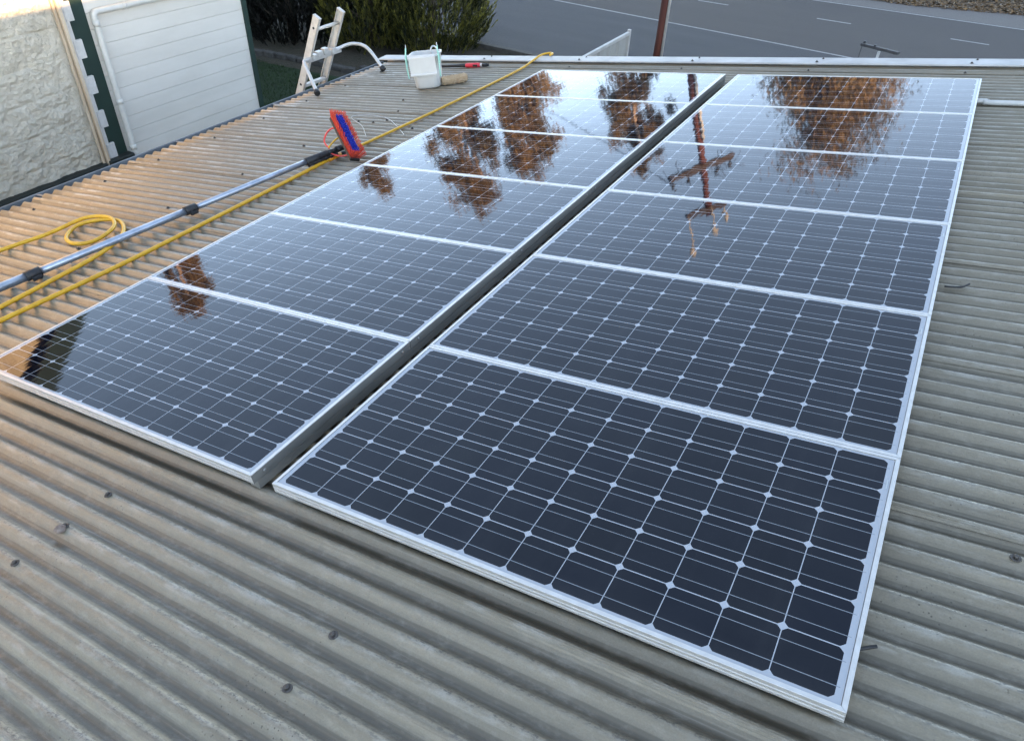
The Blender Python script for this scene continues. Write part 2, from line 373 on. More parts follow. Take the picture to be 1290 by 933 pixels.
for i in range(16000):
    x=rnd.uniform(-4,9); y=edge2(x)+1.15+.28*max(0,x)+abs(rnd.gauss(0,2.0)); s=rnd.uniform(.03,.08); a=rnd.uniform(0,6.28); n=len(V)
    z=GZ+rnd.uniform(.004,.05); dx,dy=math.cos(a)*s,math.sin(a)*s; t1=rnd.gauss(0,.02)
    V+=[(x-dx,y-dy,z),(x+dy*.35,y-dx*.35,z+t1),(x+dx,y+dy,z+.01),(x-dy*.35,y+dx*.35,z-t1*.3)]; F.append((n,n+1,n+2,n+3))
lit=pymesh('leaf_litter',V,F,M['litter']); a_t=lit.data.attributes.new('tone','FLOAT','FACE'); a_t.data.foreach_set('value',[rnd.random() for _ in F])
tag(lit,'brown fallen leaves on the far road verge','leaf litter',kind='stuff')
# unseen land added far right to keep the low sun off the road
def blockerf(u,v):
    x=46+u*260; y=-18.5+330*v*v
    h=14.0*min(1,u*9)*(1-.25*u)+1.2*noise.noise(Vector((x*.03,y*.03,0)))
    return (x,y,GZ-.3+max(0,h if u>0 and v>0 else 0))
g=MB(); g.grid(30,36,blockerf); tag(g.build('hill',M['ground']),kind='structure')
# ------------------------------------------------------------------ the shed we stand on
X0,X1,Y0,Y1=-3.88,4.6,-3.4,5.47
shed=thing('shed','low shed under its weathered corrugated iron roof carrying the two columns of solar panels','shed',(0,0,0))
def roofv():
    V=[];F=[]; ny=int((Y1-Y0)/PITCH*12); nx=56
    for j in range(ny+1):
        y=Y0+(Y1-Y0)*j/ny
        sheet=math.floor((y+.35)/(PITCH*10))
        for i in range(nx+1):
            x=X0+(X1-X0)*i/nx
            if i==0: x+=.012*noise.noise(Vector((sheet*7.3,1,0)))+.006*noise.noise(Vector((y*9,2,0)))
            z=wave(y)+.0022*noise.noise(Vector((x*1.1,y*1.5,0)))+.0012*noise.noise(Vector((x*5,y*9,3)))
            yy=y+.0035*noise.noise(Vector((x*.8,y*3.1,7)))
            V.append((x,yy,z))
    for j in range(ny):
        for i in range(nx):
            a=j*(nx+1)+i; F.append((a,a+1,a+nx+2,a+nx+1))
    return V,F
V,F=roofv()
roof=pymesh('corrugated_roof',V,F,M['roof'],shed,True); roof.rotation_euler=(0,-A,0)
md=roof.modifiers.new('thick','SOLIDIFY'); md.thickness=.0012; md.offset=-1
# lapped sheet edges: a thin second skin lip beside every tenth wave
g=MB()
for k in range(-5,9):
    y=PH+PITCH*10*k-.35+.33+PITCH*.32
    if not Y0+.1<y<Y1-.1: continue
    pts=[]
    for q in range(5):
        yy=y-PITCH*.30+PITCH*.30*q/4
        pts.append((yy,wave(yy)+.0028))
    for i in range(len(pts)-1):
        g.face([(X0+.004,pts[i][0],pts[i][1]),(X1-.02,pts[i][0],pts[i][1]),(X1-.02,pts[i+1][0],pts[i+1][1]),(X0+.004,pts[i+1][0],pts[i+1][1])])
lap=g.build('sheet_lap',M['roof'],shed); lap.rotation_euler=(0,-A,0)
md=lap.modifiers.new('thick','SOLIDIFY'); md.thickness=.0012; md.offset=1
# roofing screws: hexagon head on a washer; only where the photo shows them, on the purlin lines
sp=MB(); sp.lathe([(.0115,0),(.0128,.0015),(.011,.0035)],seg=14); sp.lathe([(.006,.0035),(.0064,.007),(.0058,.0095),(.003,.0108)],seg=6)
screw0=None; nsc=0
rnd=random.Random(11)
def place_screw(x,y):
    global screw0,nsc
    y=PH+PITCH*round((y-PH)/PITCH)
    if screw0 is None:
        screw0=sp.build('screw',M['screw'],roof); o=screw0
    else:
        o=screw0.copy(); col.objects.link(o); o.parent=roof
    o.location=(x+rnd.uniform(-.008,.008),y+rnd.uniform(-.003,.003),ZC-.0005); o.rotation_euler=(rnd.uniform(-.08,.08),rnd.uniform(-.08,.08),rnd.uniform(0,6)); nsc+=1
for px in (-.54,.478,1.5):
    for k in range(-5,0): place_screw(px,PH+PITCH*2*k+(.0762 if px<0 else 0)-.07)
for y in (-.119,-.276,-.421,-.567): pass
for x,y in ((1.86,.62),(1.87,1.6),(1.86,2.9)): place_screw(x,y)
for k in range(8): place_screw(-2.62,.42+.61*k)
for k in range(9): place_screw(-3.62,.75+.53*k)
for x,y in ((-2.385,3.554),(-2.445,3.766),(-2.463,3.42),(-2.02,3.35)): place_screw(x,y)
# ridge, gutter, barge, walls
g=MB(); g.box((4.62,1.0,-.06),(.36,8.9,.02)); o=g.build('ridge_cap',M['roof'],shed); o.rotation_euler=(0,-A,0)
V=[];F=[]   # far slope beyond the ridge
g=MB(); a=W((4.66,Y0,-.085)); b=W((4.66,Y1,-.085)); g.face([a,b,b+Vector((5,0,-.9)),a+Vector((5,0,-.9))]); g.build('rear_roof_slope',M['roof'],shed)
def gprof():
    return [(-3.835,-.165),(-3.835,-.225),(-4.005,-.225),(-4.030,-.10),(-4.018,-.092),(-4.006,-.096),(-3.990,-.214),(-3.847,-.214),(-3.847,-.165)]
g=MB(); g.prism(gprof(),Y0,Y1+.03,lambda x,y,z:(x,z,y)); o=g.build('gutter',M['gutter'],shed); o.rotation_euler=(0,-A,0)
gut=o
for y in (.4,1.55,2.75,3.85,4.95):
    g=MB(); g.box((-3.925,y,-.100),(.16,.022,.004)); g.build('gutter_strap',M['gutter'],gut)
g=MB(); g.prism([(5.405,-.060),(5.41,-.050),(5.56,-.044),(5.572,-.047),(5.574,-.20),(5.566,-.20),(5.564,-.056),(5.41,-.062)],-4.0,4.6,lambda x,y,z:(z,x,y))
bg_=g.build('barge_capping',M['barge'],shed); bg_.rotation_euler=(0,-A,0)
for x in (1.499,.446,-.556,-1.623,2.5,-2.66):
    for dx,dy in ((0,5.435),(.03,5.53)):
        o=screw0.copy(); col.objects.link(o); o.parent=bg_; o.location=(x+dx,dy,-.048)
    place_screw(x-.03,5.27)
g=MB()
a=W((-3.72,0,-.2)); c=W((4.6,0,-.2))
g.prism([(a.x,GZ),(c.x+4.6,GZ),(c.x+4.6,a.z),(c.x,c.z-.05),(a.x,a.z)],Y0+.1,5.40,lambda x,y,z:(x,z,y)); g.build('wall',M['whitep'],shed)
# ------------------------------------------------------------------ solar panels
L=1.58; D=.8015; RP=.8032
def bmesh_join(k,h):
    mp={v:k.bm.verts.new(v.co) for v in h.bm.verts}
    for f in h.bm.faces: k.bm.faces.new([mp[v] for v in f.verts])
    h.bm.free()
def frame_mesh(plain_ends):
    prof=[(.0006,0),(.0110,0),(.0110,-.035),(0,-.035),(0,-.0275),(.0016,-.0265),(.0016,-.0235),(0,-.0225),(0,-.0155),(.0016,-.0145),(.0016,-.0115),(0,-.0105),(0,-.0006)]
    side=[(.0006,0),(.0110,0),(.0110,-.035),(0,-.035),(0,-.0006)] if plain_ends else [(.0006,-.0004),(.0040,-.0004),(.0044,0),(.0110,0),(.0110,-.035),(0,-.035),(0,-.0118),(.0012,-.011),(.0012,-.009),(0,-.0082),(0,-.0010)]
    g=MB()
    def bar(pf,fn):
        a=[g.bm.verts.new(fn(o,z,0)) for o,z in pf]; b=[g.bm.verts.new(fn(o,z,1)) for o,z in pf]; n=len(pf)
        for i in range(n): g.bm.faces.new((a[i],a[(i+1)%n],b[(i+1)%n],b[i]))
        g.bm.faces.new(a[::-1]); g.bm.faces.new(b)
    e=.0004
    bar(prof,lambda o,z,t:((L-o-e) if t else o+e,o,z)); bar(prof,lambda o,z,t:((L-o-e) if t else o+e,D-o,z))
    bar(side,lambda o,z,t:(o,(D-o-e) if t else o+e,z))
    if not plain_ends: bar(side,lambda o,z,t:(L-o,(D-o-e) if t else o+e,z))
    h=MB(); k=g; g=h
    if plain_ends:
        bar([(.0006,0),(.0110,0),(.0110,-.003),(0,-.003),(0,-.0006)],lambda o,z,t:(L-o,(D-o-e) if t else o+e,z))
        for v in list(h.bm.verts): pass
        bmesh_join(k,h); h=MB(); g=h
        bar([(0.0001,-.0032),(.0110,-.0032),(.0110,-.035),(0.0001,-.035)],lambda o,z,t:(L-o,(D-o-e) if t else o+e,z))
    return k,h
def make_panel(plain):
    root=rthing('solar_panel','tmp','solar panel')
    fa,fb=frame_mesh(plain); fa.build('frame',M['alu'],root)
    if plain: fb.build('side_face',M['alu_end'],root)
    g=MB(); g.box((L/2,D/2,-.0045),(L-.0246,D-.0246,.005)); g.build('cell_sheet',M['cells'],root)
    g=MB(); g.box((L-.0185,D-.115,-.0016),(.0035,.036,.0006)); g.build('serial_strip',M['steel'],root)
    if plain:
        for y in (.05,D-.05):
            g=MB(); g.lathe([(.006,0),(.006,.002),(.003,.004)],(L+.0002,y,-.018),8,Matrix.Rotation(R(90),3,'Y')); g.build('bolt',M['alu_dull'],root)
    return root
ordr=['nearest','second from the front','third from the front','fourth from the front','fifth from the front','farthest']
extraR=['its grooved front frame against the bare roof','','','reflecting a pole tip','reflecting the pole crossarm','reflecting the big orange tree crown']
extraL=['reflecting the orange gable at its corner','reflecting a small dark crown','','reflecting low tree tops','reflecting tall brown trees','reflecting the trees and the foot of the pole']
pr=make_panel(False); pl=make_panel(True)
for k in range(6):
    o=pr if k==0 else copy_tree(pr)
    o.location=W((0,RP*k,0)); ex=extraR[k]
    tag(o,('solar panel %s in the right-hand column'%ordr[k])+((', '+ex) if ex else ''),group='solar panels of the right-hand column')
    o=pl if k==0 else copy_tree(pl)
    o.rotation_euler=(.0008,-A+.0053,0)
    o.location=W((-1.6684,-.0027+RP*k,.0071+.0008*RP*k)); ex=extraL[k]
    tag(o,('solar panel %s in the left-hand column'%ordr[k])+((', '+ex) if ex else ''),group='solar panels of the left-hand column')
# mounting rails under the panels: C-section aluminium, feet on the crests
def rail(x,label,zt=-.036,w=.02,y0=.03):
    r=rthing('mounting_rail',label,'rail',(x,0,0),'mounting rails under the panels')
    g=MB(); g.prism([(-w,-.0305),(w,-.0305),(w,0),(.006,0),(.006,-.008),(-.006,-.008),(-.006,0),(-w,0)],y0,6*RP-.01,lambda a,b,c:(a,c,zt+b)); g.build('rail',M['alu_end'],r)
    for k in range(5):
        y=PH+PITCH*round((.42+k*1.05-PH)/PITCH)
        g=MB(); g.box((0,y,-.0715),(2*w-.004,.06,.006),None,.001); g.build('foot',M['alu_end'],r)
rail(-1.45,'aluminium rail under the outer edge of the left-hand panel column')
rail(-.1095,'dull aluminium rail under the inner edge of the left-hand panel column, seen in the gap',-.0375,.02,.012)
rail(.16,'aluminium rail under the inner edge of the right-hand panel column')
rail(1.548,'aluminium rail under the outer edge of the right-hand panel column',-.036,.02,.022)
# ------------------------------------------------------------------ things on the roof
ZR=ZC
def rp(x,y,z=0): return (x,y,ZR+z)
def tubething(name,label,cat,pts,rad,material,seg=10,group=None,n=8):
    P=spline(pts,n); c=P[0].copy()
    g=MB(); g.tube([p-c for p in P],rad,seg); o=g.build(name,material); o.location=W(c); o.rotation_euler=(0,-A,0)
    return tag(o,label,cat,group)
hr=.0115
hz=lambda x,y,dz=0:(x,y,ZR+hr-.001+dz)
hose=rthing('garden_hose','long straight yellow hose running up the roof beside the panels and over the far capping','hose',(-2.168,.309,ZR))
pts=[(-2.62,-2.7),(-2.36,-1.6),(-2.22,-.5),(-2.168,.309),(-2.128,.925),(-2.135,1.755),(-2.150,2.35),(-2.158,2.62)]
g=MB(); c=Vector((-2.168,.309,ZR)); g.tube([Vector(hz(p[0],p[1]))-c for p in spline([(*p,0) for p in pts],8)],hr); g.build('hose_length',M['yellow'],hose)
g=MB(); a=Vector(hz(-2.158,2.60))-c; b=Vector(hz(-2.156,2.72))-c; g.tube([a,b],[.016,.0145],12); g.build('connector',M['orange'],hose)
g=MB(); g.tube([b,b+Vector((0,.03,0)),b+Vector((0.002,.07,0))],[.009,.012,.008],10); g.build('coupling',M['black'],hose)
pts=[(-2.154,2.79,0),(-2.128,3.043,0),(-2.09,3.887,0),(-2.075,5.039,0),(-2.075,5.38,.022),(-2.07,5.52,.036),(-2.03,5.62,.034),(-1.985,5.60,.033),(-1.98,5.54,.033)]
g=MB(); g.tube([Vector(hz(p[0],p[1],p[2]))-c for p in spline(pts,8)],.0098); g.build('hose_length',M['yellow'],hose)
kp=[(-2.75,-2.75),(-2.40,-1.5),(-2.27,-.4),(-2.318,.389),(-2.353,.746),(-2.383,.952),(-2.456,1.14),(-2.578,1.273),(-2.751,1.355),(-2.90,1.32),(-2.965,1.215),(-2.85,1.075),(-2.699,1.032),(-2.602,1.10),(-2.655,1.262),(-2.82,1.348),(-2.979,1.289),(-3.026,1.057),(-3.099,.808),(-3.24,.1),(-3.35,-1.2),(-3.2,-2.8)]
kz=[0,0,0,0,0,0,0,.0,.002,.0,0,0,0,.002,.010,.016,.018,.004,0,0,0,0]
tubething('garden_hose','yellow hose turned in a small loop on the roof beside the alloy pole','hose',[hz(p[0],p[1],z) for p,z in zip(kp,kz)],hr,M['yellow'])
# telescopic water-fed pole
P0=Vector((-2.700,-.55,-.062)); PA=Vector((-2.521,.511,-.05)); PE=Vector((-2.145,2.69,-.02)); PA=Vector((-2.521,.511,-.05))
pd=(PE-PA).normalized(); P0=PA-pd*2.9
def at(y): return PA+pd*((y-PA.y)/pd.y)
pole=rthing('telescopic_pole','long grey alloy telescopic pole lying across the roof behind the brush','pole',PA)
def ptube(name,segs,material,par,seg=14):
    g=MB()
    for a,b,r in segs: g.tube([a-PA,b-PA],r,seg)
    return g.build(name,material,par)
c1=at(.68); c2=at(1.585); gr0=at(2.43)
ptube('tube',[(P0,c1,.0225)],M['pole'],pole); ptube('tube',[(c1,c2,.0205)],M['pole'],pole); ptube('tube',[(c2,gr0,.0185)],M['pole'],pole)
for c in (c1,c2):
    k=ptube('clamp',[(c-pd*.045,c+pd*.03,.0265)],M['black'],pole)
    g=MB(); g.box(c-PA+Vector((.022,-.005,-.018)),(.018,.05,.022),None,.003); g.build('lever',M['black'],k)
gp=ptube('grip',[(gr0-pd*.01,at(2.60),.0245),(at(2.60),at(2.68),.017),(at(2.68),at(2.74),.021)],M['black'],pole)
g=MB(); o_=Vector((.010,0,-.022)); Q=[at(2.43+.012*k)-PA+o_ for k in range(21)]
g.tube(Q,[.010+.006*(0.5+0.5*math.cos(2*math.pi*k/4)) for k in range(21)],8); g.build('finger_grip',M['black'],gp)
# scrub brush propped on the end of the pole
U=Vector((-2.175,2.785,.200)); Lo=Vector((-1.868,2.585,-.022)); bc=(U+Lo)/2
a_=(U-Lo).normalized(); v=(Vector((1.536,-.926,1.395))-bc).normalized()+Vector((.75,.35,.10)); nn=(v-a_*v.dot(a_)).normalized(); wv=a_.cross(nn)
BL=(U-Lo).length
brush=rthing('scrub_brush','scrub brush with orange red outer bristles round a blue core, propped on the pole end','brush',bc)
BM_=Matrix((a_,wv,nn)).transposed()
def bp(x,y,z): return BM_@Vector((x,y,z))
g=MB(); g.box(bp(0,0,-.04),(BL-.03,.072,.022),BM_,.004); g.build('brush_block',M['black'],brush)
def bristles(name,material,spots,ln,flare,w):
    V=[];F=[]; r=random.Random(len(spots))
    for (x,y) in spots:
        fx=x/(BL/2)*flare*.55+r.gauss(0,.025); fy=y/.036*flare+r.gauss(0,.03); l=ln*r.uniform(.92,1.05)
        b=Vector((x,y,-.03)); d=Vector((fx,fy,1)).normalized()
        t=b+d*l; s1=d.orthogonal().normalized()*w; s2=d.cross(s1).normalized()*w; n=len(V)
        for q in (b,t):
            kk=1.0 if q is b else 1.5
            V+= [bp(*(q+s1*kk)),bp(*(q+s2*kk)),bp(*(q-s1*kk)),bp(*(q-s2*kk))]
        F+=[(n,n+1,n+5,n+4),(n+1,n+2,n+6,n+5),(n+2,n+3,n+7,n+6),(n+3,n,n+4,n+7),(n+4,n+5,n+6,n+7)]
    o=pymesh(name,V,F,material,brush); a_t=o.data.attributes.new('tone','FLOAT','FACE'); a_t.data.foreach_set('value',[r.random() for _ in F]); return o
red=[];blue=[]
nx=40
for i in range(nx):
    for j in range(9):
        x=-(BL-.05)/2+(BL-.05)*i/(nx-1); y=-.033+.066*j/8
        (blue if 1<j<7 and 2<i<nx-3 else red).append((x,y))
bristles('outer_bristles',M['bristle_red'],red,.066,.48,.0016); bristles('core_bristles',M['bristle_blue'],blue,.054,.16,.0021)
g=MB(); g.tube([at(2.70)-bc,at(2.80)-bc+Vector((.01,0,.0)),bp(-.06,0,-.055),bp(-.03,0,-.045)],[.018,.016,.016,.014],10); g.build('neck',M['black'],brush)
cc=lambda x,y,z: Vector((x,y,z))-bc
g=MB(); g.tube(spline([cc(-2.17,2.64,.0),cc(-2.225,2.665,.035),cc(-2.225,2.705,.08),cc(-2.18,2.73,.11),cc(-2.11,2.74,.10)],8),.006,8); g.build('feed_tube',M['redtube'],brush)
g=MB(); g.tube(spline([cc(-2.16,2.63,.012),cc(-2.17,2.72,.035),cc(-2.12,2.77,.055),cc(-2.06,2.73,.05)],6),.006,8); g.build('feed_tube',M['yellow'],brush)
g=MB(); g.tube(spline([cc(-2.145,2.62,-.03),cc(-2.10,2.66,-.055),cc(-2.05,2.68,-.05)],6),.006,8); g.build('feed_tube',M['redtube'],brush)
# loose milky tubing
P=spline([(-2.10,2.95,ZR+.06),(-2.45,3.30,ZR+.02),(-2.75,3.52,ZR+.006),(-2.66,3.60,ZR+.008),(-2.42,3.56,ZR+.004),(-2.171,3.381,ZR+.005),(-1.96,3.20,ZR+.004)],10)
tubething('loose_tubing','thin milky tubing curled on the roof behind the scrub brush','tubing',P,.0026,M['clear'],6,n=1)
# bucket
B0=Vector((-2.672,4.515,ZR+.002))
bk=rthing('bucket','white square plastic bucket with mint green cords on the roof','bucket',B0,rot if False else None) if False else rthing('bucket','white square plastic bucket with mint green cords on the roof','bucket',B0)
rz=Matrix.Rotation(R(24),3,'Z')
def bkp(x,y,z): return rz@Vector((x,y,z))
def rrect(hx,hy,r,n=4):
    out=[]
    for sx,sy,a0 in ((1,1,0),(-1,1,90),(-1,-1,180),(1,-1,270)):
        for k in range(n+1):
            a=R(a0+90*k/n); out.append((sx*(hx-r)+r*math.cos(a),sy*(hy-r)+r*math.sin(a)))
    return out
def tub(levels,mt,name,par):
    g=MB(); rings=[[g.bm.verts.new(bkp(x,y,z)) for x,y in rrect(hx,hy,r)] for hx,hy,r,z in levels]
    n=len(rings[0])
    for a,b in zip(rings,rings[1:]):
        for k in range(n):
            f=g.bm.faces.new((a[k],a[(k+1)%n],b[(k+1)%n],b[k])); f.smooth=True
    g.bm.faces.new(rings[0][::-1]); g.bm.faces.new(rings[-1]); return g.build(name,mt,par)
tub([(.100,.088,.055,0),(.110,.098,.055,.012),(.120,.110,.055,.13),(.131,.122,.055,.262),(.139,.130,.055,.262),(.139,.130,.055,.278),(.127,.118,.055,.278),(.115,.105,.055,.14),(.098,.086,.055,.02)],M['bucket'],'tub',bk)
g=MB()   # sieve insert hooked over the near rim
for xa,xb in ((-.118,.118),):
    g.prism([(-.123,.118),(-.150,.120),(-.153,.130),(-.136,.142),(-.146,.270),(-.120,.288),(-.114,.282),(-.1405,.262),(-.128,.14),(-.118,.13)],xa,xb,lambda x,y,z:bkp(z,x,y))
g.build('sieve_insert',M['bucket'],bk)
for sx in (-1,1):
    g=MB(); x=sx*.142
    g.tube(spline([bkp(x,-.125,.10),bkp(x*1.02,-.13,.18),bkp(x*1.03,-.12,.27),bkp(x*1.0,-.10,.315),bkp(x*.985,-.085,.345)],6),.006,8)
    g.tube(spline([bkp(x,-.10,.315),bkp(x*1.04,-.085,.25),bkp(x*1.03,-.10,.20)],6),.005,8); g.build('cord',M['mint'],bk)
    g=MB(); g.tube([bkp(x*.985,-.085,.335),bkp(x*.97,-.08,.372)],[.006,.002],8); g.build('cord_tip',M['bucket'],bk)
g=MB(); g.tube(spline([bkp(.085,.125,.235),bkp(.08,.135,.29),bkp(.05,.13,.305),bkp(.03,.12,.27),bkp(.06,.105,.23)],6),.007,8); g.build('clip',M['steel'],bk)
# fleece roll
a=Vector((-2.555,4.545,ZR+.038)); b=Vector((-2.385,4.71,ZR+.038)); d=b-a
g=MB(); n=16; rr=random.Random(8)
g.tube([d*(k/n) for k in range(n+1)],[.026]+[.039+rr.uniform(-.003,.003) for _ in range(n-1)]+[.024],18)
for k in range(5):
    g.tube([d*(.1+.17*k)+Vector((.02,-.02,-.02)),d*(.13+.17*k)+Vector((.034,-.03,-.028))],[.008,.003],6)
o=g.build('fleece_roll',M['fleece']); o.location=W(a); o.rotation_euler=(0,-A,0); tag(o,'tan fleece applicator roll lying on the roof right of the white bucket','applicator roll')
# squeegee handle
a=Vector((-3.02,5.150,ZR+.02)); b=Vector((-2.485,5.235,ZR+.02)); d=b-a
sq=rthing('tool_handle','black tool handle with a red grip lying behind the white bucket','tool handle',a)
g=MB(); g.tube([d*0,d*.35,d*.52,d*.56],[.012,.014,.017,.016],12); g.build('shaft',M['black'],sq)
g=MB(); g.tube([d*.55,d*.57,d*.78,d*.84],[.016,.021,.022,.019],12); g.build('grip',M['redgrip'],sq)
g=MB(); g.box(d*.755+Vector((0,-.021,.0)),(.05,.008,.02),None,.002); g.build('button',M['black'],sq)
g=MB(); g.tube([d*.84,d*.875],.0175,12); g.build('collar',M['bucket'],sq)
g=MB(); g.tube([d*.875,d*.97],.016,12); g.tube([d*.97,d*1.0],.012,12); g.build('tip',M['black'],sq)
# pipe lying on the roof beside the far right panel
tubething('conduit_pipe','pale grey pipe lying on the roof beside the far right panels','pipe',[(1.50,4.498,ZR+.020),(1.63,4.496,ZR+.019),(1.70,4.49,ZR+.014),(2.6,4.502,ZR+.014),(3.8,4.51,ZR+.014)],.0155,M['conduit'],12)
tubething('twig','thin black twig on the bare roof right of the panels','twig',[(1.605,1.972,ZR+.006),(1.64,1.978,ZR+.006),(1.665,1.985,ZR+.008),(1.685,2.012,ZR+.010)],.0038,M['black'],6)
tubething('cable_end','short black cable end poking from under the nearest right panel','cable',[(1.50,.16,-.06),(1.56,.185,-.055),(1.60,.215,-.058),(1.612,.222,-.056)],.004,M['black'],6)
g=MB(); r=bmesh.ops.create_icosphere(g.bm,subdivisions=3,radius=.015)
for v in g.bm.verts:
    p=v.co.copy(); v.co=p*(1+.22*noise.noise(p*70)+.10*noise.noise(p*160)); v.co.z*=.7; v.co.x*=1.15
o=g.build('bark_fragment',M['pebble']); o.location=W((-.548,-.375,ZR+.003)); o.rotation_euler=(0,-A,.4); tag(o,'small pale brown bark fragment on the near roof ridges','bark fragment')
# ------------------------------------------------------------------ ladder at the gutter (world space)
lad=thing('ladder','worn aluminium ladder top with a stand-off bracket leaning at the gutter','ladder',(-4.17,4.47,-.811))
lo=Vector((-4.17,4.47,-.811)); lean=Vector((.32,.006,.693)); down=lean*(-(GZ+.811)*-1/.693)
ly=.335
def st(k,t): return Vector((0,ly*k,0))+lean*t
tb=-(-.811-GZ)/.693
for k in (0,1):
    g=MB(); a=st(k,tb); b=st(k,1.0); dd=(b-a).normalized(); side=Vector((0,1,0)); fwd=dd.cross(side).normalized()
    # channel section: web + two flanges
    s=1 if k==0 else -1
    g.bar(a,b,.004,.075,(0,0,1)) if False else None
    rot=Matrix((side,fwd,dd)).transposed(); c=(a+b)/2; Ln=(b-a).length
    g.box(c-side*s*.013,(.004,.076,Ln),rot); g.box(c+fwd*.036,(.030,.004,Ln-.002),rot); g.box(c-fwd*.036,(.030,.004,Ln-.002),rot)
    sx=g.build('stile',M['ladder'],lad)
    g=MB()
    for t in (.86,.42,.05,-.38): g.lathe([(.012,0),(.012,.003),(.006,.004)],st(k,t)-side*s*.0152,10,Matrix.Rotation(R(90)*s,3,'X'))
    g.build('rung_socket',M['dark_hole'],sx)
    g=MB(); g.box(b+dd*.004,(.036,.08,.012),rot,.002); g.build('end_cap',M['ladder'],sx)
for q in range(12):
    t=.83-.405*q
    if t<tb+.1: break
    g=MB(); g.tube([st(0,t),st(1,t)],.016,12); g.build('rung',M['ladder'],lad)
so_=g=MB()
bt=.40; fr=Vector((.045,0,.02))
g=MB(); g.bar(st(0,bt)+fr+Vector((0,-.07,0)),st(1,bt)+fr+Vector((0,.10,0)),.05,.032,(1,0,0),.003)
g.box(st(0,bt)+fr+Vector((.01,.11,.03)),(.05,.07,.05),None,.004); g.box(st(0,bt)+fr+Vector((.01,.20,.035)),(.05,.06,.06),None,.004); g.box(st(0,bt)+fr+Vector((.015,.035,.02)),(.06,.05,.05),None,.004); g.box(st(1,bt)+fr+Vector((.015,-.03,.02)),(.06,.05,.05),None,.004)
brk=g.build('standoff_bracket',M['alu'],lad)
f1=Vector((-3.585,4.075,-.635))-lo; f2=Vector((-3.545,4.990,-.628))-lo
arms=[[st(0,bt)+fr+Vector((0,-.02,0)),st(0,bt)+fr+Vector((.02,-.10,.012)),st(0,bt)+fr+Vector((.07,-.155,.0)),f1*.55+(st(0,bt)+fr+Vector((.07,-.155,0)))*.45,f1],
      [st(1,bt)+fr+Vector((0,.02,0)),st(1,bt)+fr+Vector((.03,.13,.03)),st(1,bt)+fr+Vector((.13,.185,.055)),st(1,bt)+fr+Vector((.28,.19,.035)),f2]]
for ar,f in zip(arms,(f1,f2)):
    g=MB(); P=spline(ar,8); g.tube(P,.0165,12); am=g.build('arm',M['alu'],brk)
    d=(P[-1]-P[-4]).normalized(); g=MB(); g.tube([f-d*.01,f+d*.012,f+d*.035],[.026,.030,.026],12); g.build('rubber_foot',M['black'],am)
g=MB(); g.bar(st(0,.02)+Vector((.02,.01,0)),st(1,.02)+Vector((.02,-.01,0)),.03,.03,(1,0,0),.003); g.build('spreader_bar',M['ladder'],lad)
# ------------------------------------------------------------------ old stone house and weatherboard wing (world space)
WX=-7.0
house=thing('stone_house','old house with a white painted rubble gable beside a timber batten','house',(WX-3,0,GZ))
def hp(x,y,z): return Vector((x,y,z))-Vector((WX-3,0,GZ))
YC=3.86; SL=.77; ya=-.4; zc=.02
zt=lambda y: zc+SL*(3.55-y) if y>ya else zc+SL*(3.55-ya)-SL*(ya-y)
g=MB()
ny=150; nz=90
yl=-4.4
def stonef(u,v):
    u=1-(1-u)**2; y=yl+(YC-yl)*u; top=zt(min(y,3.55)) if y>ya-3.9 else zc
    z=-2.08+(top+2.08)*v
    p=Vector((0,y*4.2,z*5.2)); 
    d=.018*noise.noise(p)+.016*noise.noise(p*2.1)+.013*noise.noise(p*4.7)+.009*noise.noise(p*9.5)+.006*noise.noise(p*19)
    course=abs(math.sin(z*math.pi/.31+noise.noise(Vector((y*.8,z*.5,4)))*1.4)); d-=.016*max(0,1-course*5)
    ex=min(1,(1-u)*60)
    return hp(WX+.02+d*ex,y,z)
g.grid(420,200,stonef); g.build('gable_wall',M['stone'],house,fix=True)
g=MB(); g.prism([(yl,GZ),(YC-.03,GZ),(YC-.03,zt(3.55)-.03),(3.55,zt(3.55)-.03),(ya,zt(ya)-.04),(yl,zt(yl)-.03)],WX-8,WX-.03,lambda y,z,x:hp(x,y,z)); g.build('body',M['whitep'],house)
g=MB(); g.box(hp(WX+.0,(yl+YC)/2,(-2.07+GZ)/2),(.22,YC-yl,-2.07-GZ),None,.01); g.build('plinth',M['green2'],house)
# roof planes with deep dark barge over the gable
rk=math.atan(SL); 
def roofpoly(y0,y1,t0,t1): return [(y0,zt0(y0)+t0),(y1,zt0(y1)+t0),(y1,zt0(y1)+t1),(y0,zt0(y0)+t1)]
for s in (1,-1):
    y1=ya+s*4.15
    z_=lambda y: zc+SL*(3.55-ya)-SL*abs(y-ya)
    g=MB(); g.prism([(ya,z_(ya)+.16),(y1,z_(y1)+.16),(y1,z_(y1)+.24),(ya,z_(ya)+.24)],WX-8.2,WX+.26,lambda y,z,x:hp(x,y,z)); g.build('roof_slope',M['roofdark'],house)
    g=MB(); g.prism([(ya,z_(ya)+.02),(y1,z_(y1)+.02),(y1,z_(y1)+.30),(ya,z_(ya)+.30)],WX+.262,WX+.30,lambda y,z,x:hp(x,y,z)); g.build('barge_board',M['green'],house)
    g=MB(); g.prism([(ya,z_(ya)+.10),(y1,z_(y1)+.10),(y1,z_(y1)+.155),(ya,z_(ya)+.155)],WX+.05,WX+.26,lambda y,z,x:hp(x,y,z)); g.build('soffit',M['green2'],house)
g=MB(); g.bar(hp(WX+.075,YC+.03,-2.30),hp(WX+.065,YC+.035,-.02),.035,.055,(1,0,0),.004); g.bar(hp(WX+.055,YC-.012,-2.16),hp(WX+.05,YC-.006,-.02),.03,.022,(1,0,0),.003); g.build('timber_batten',M['timber'],house)
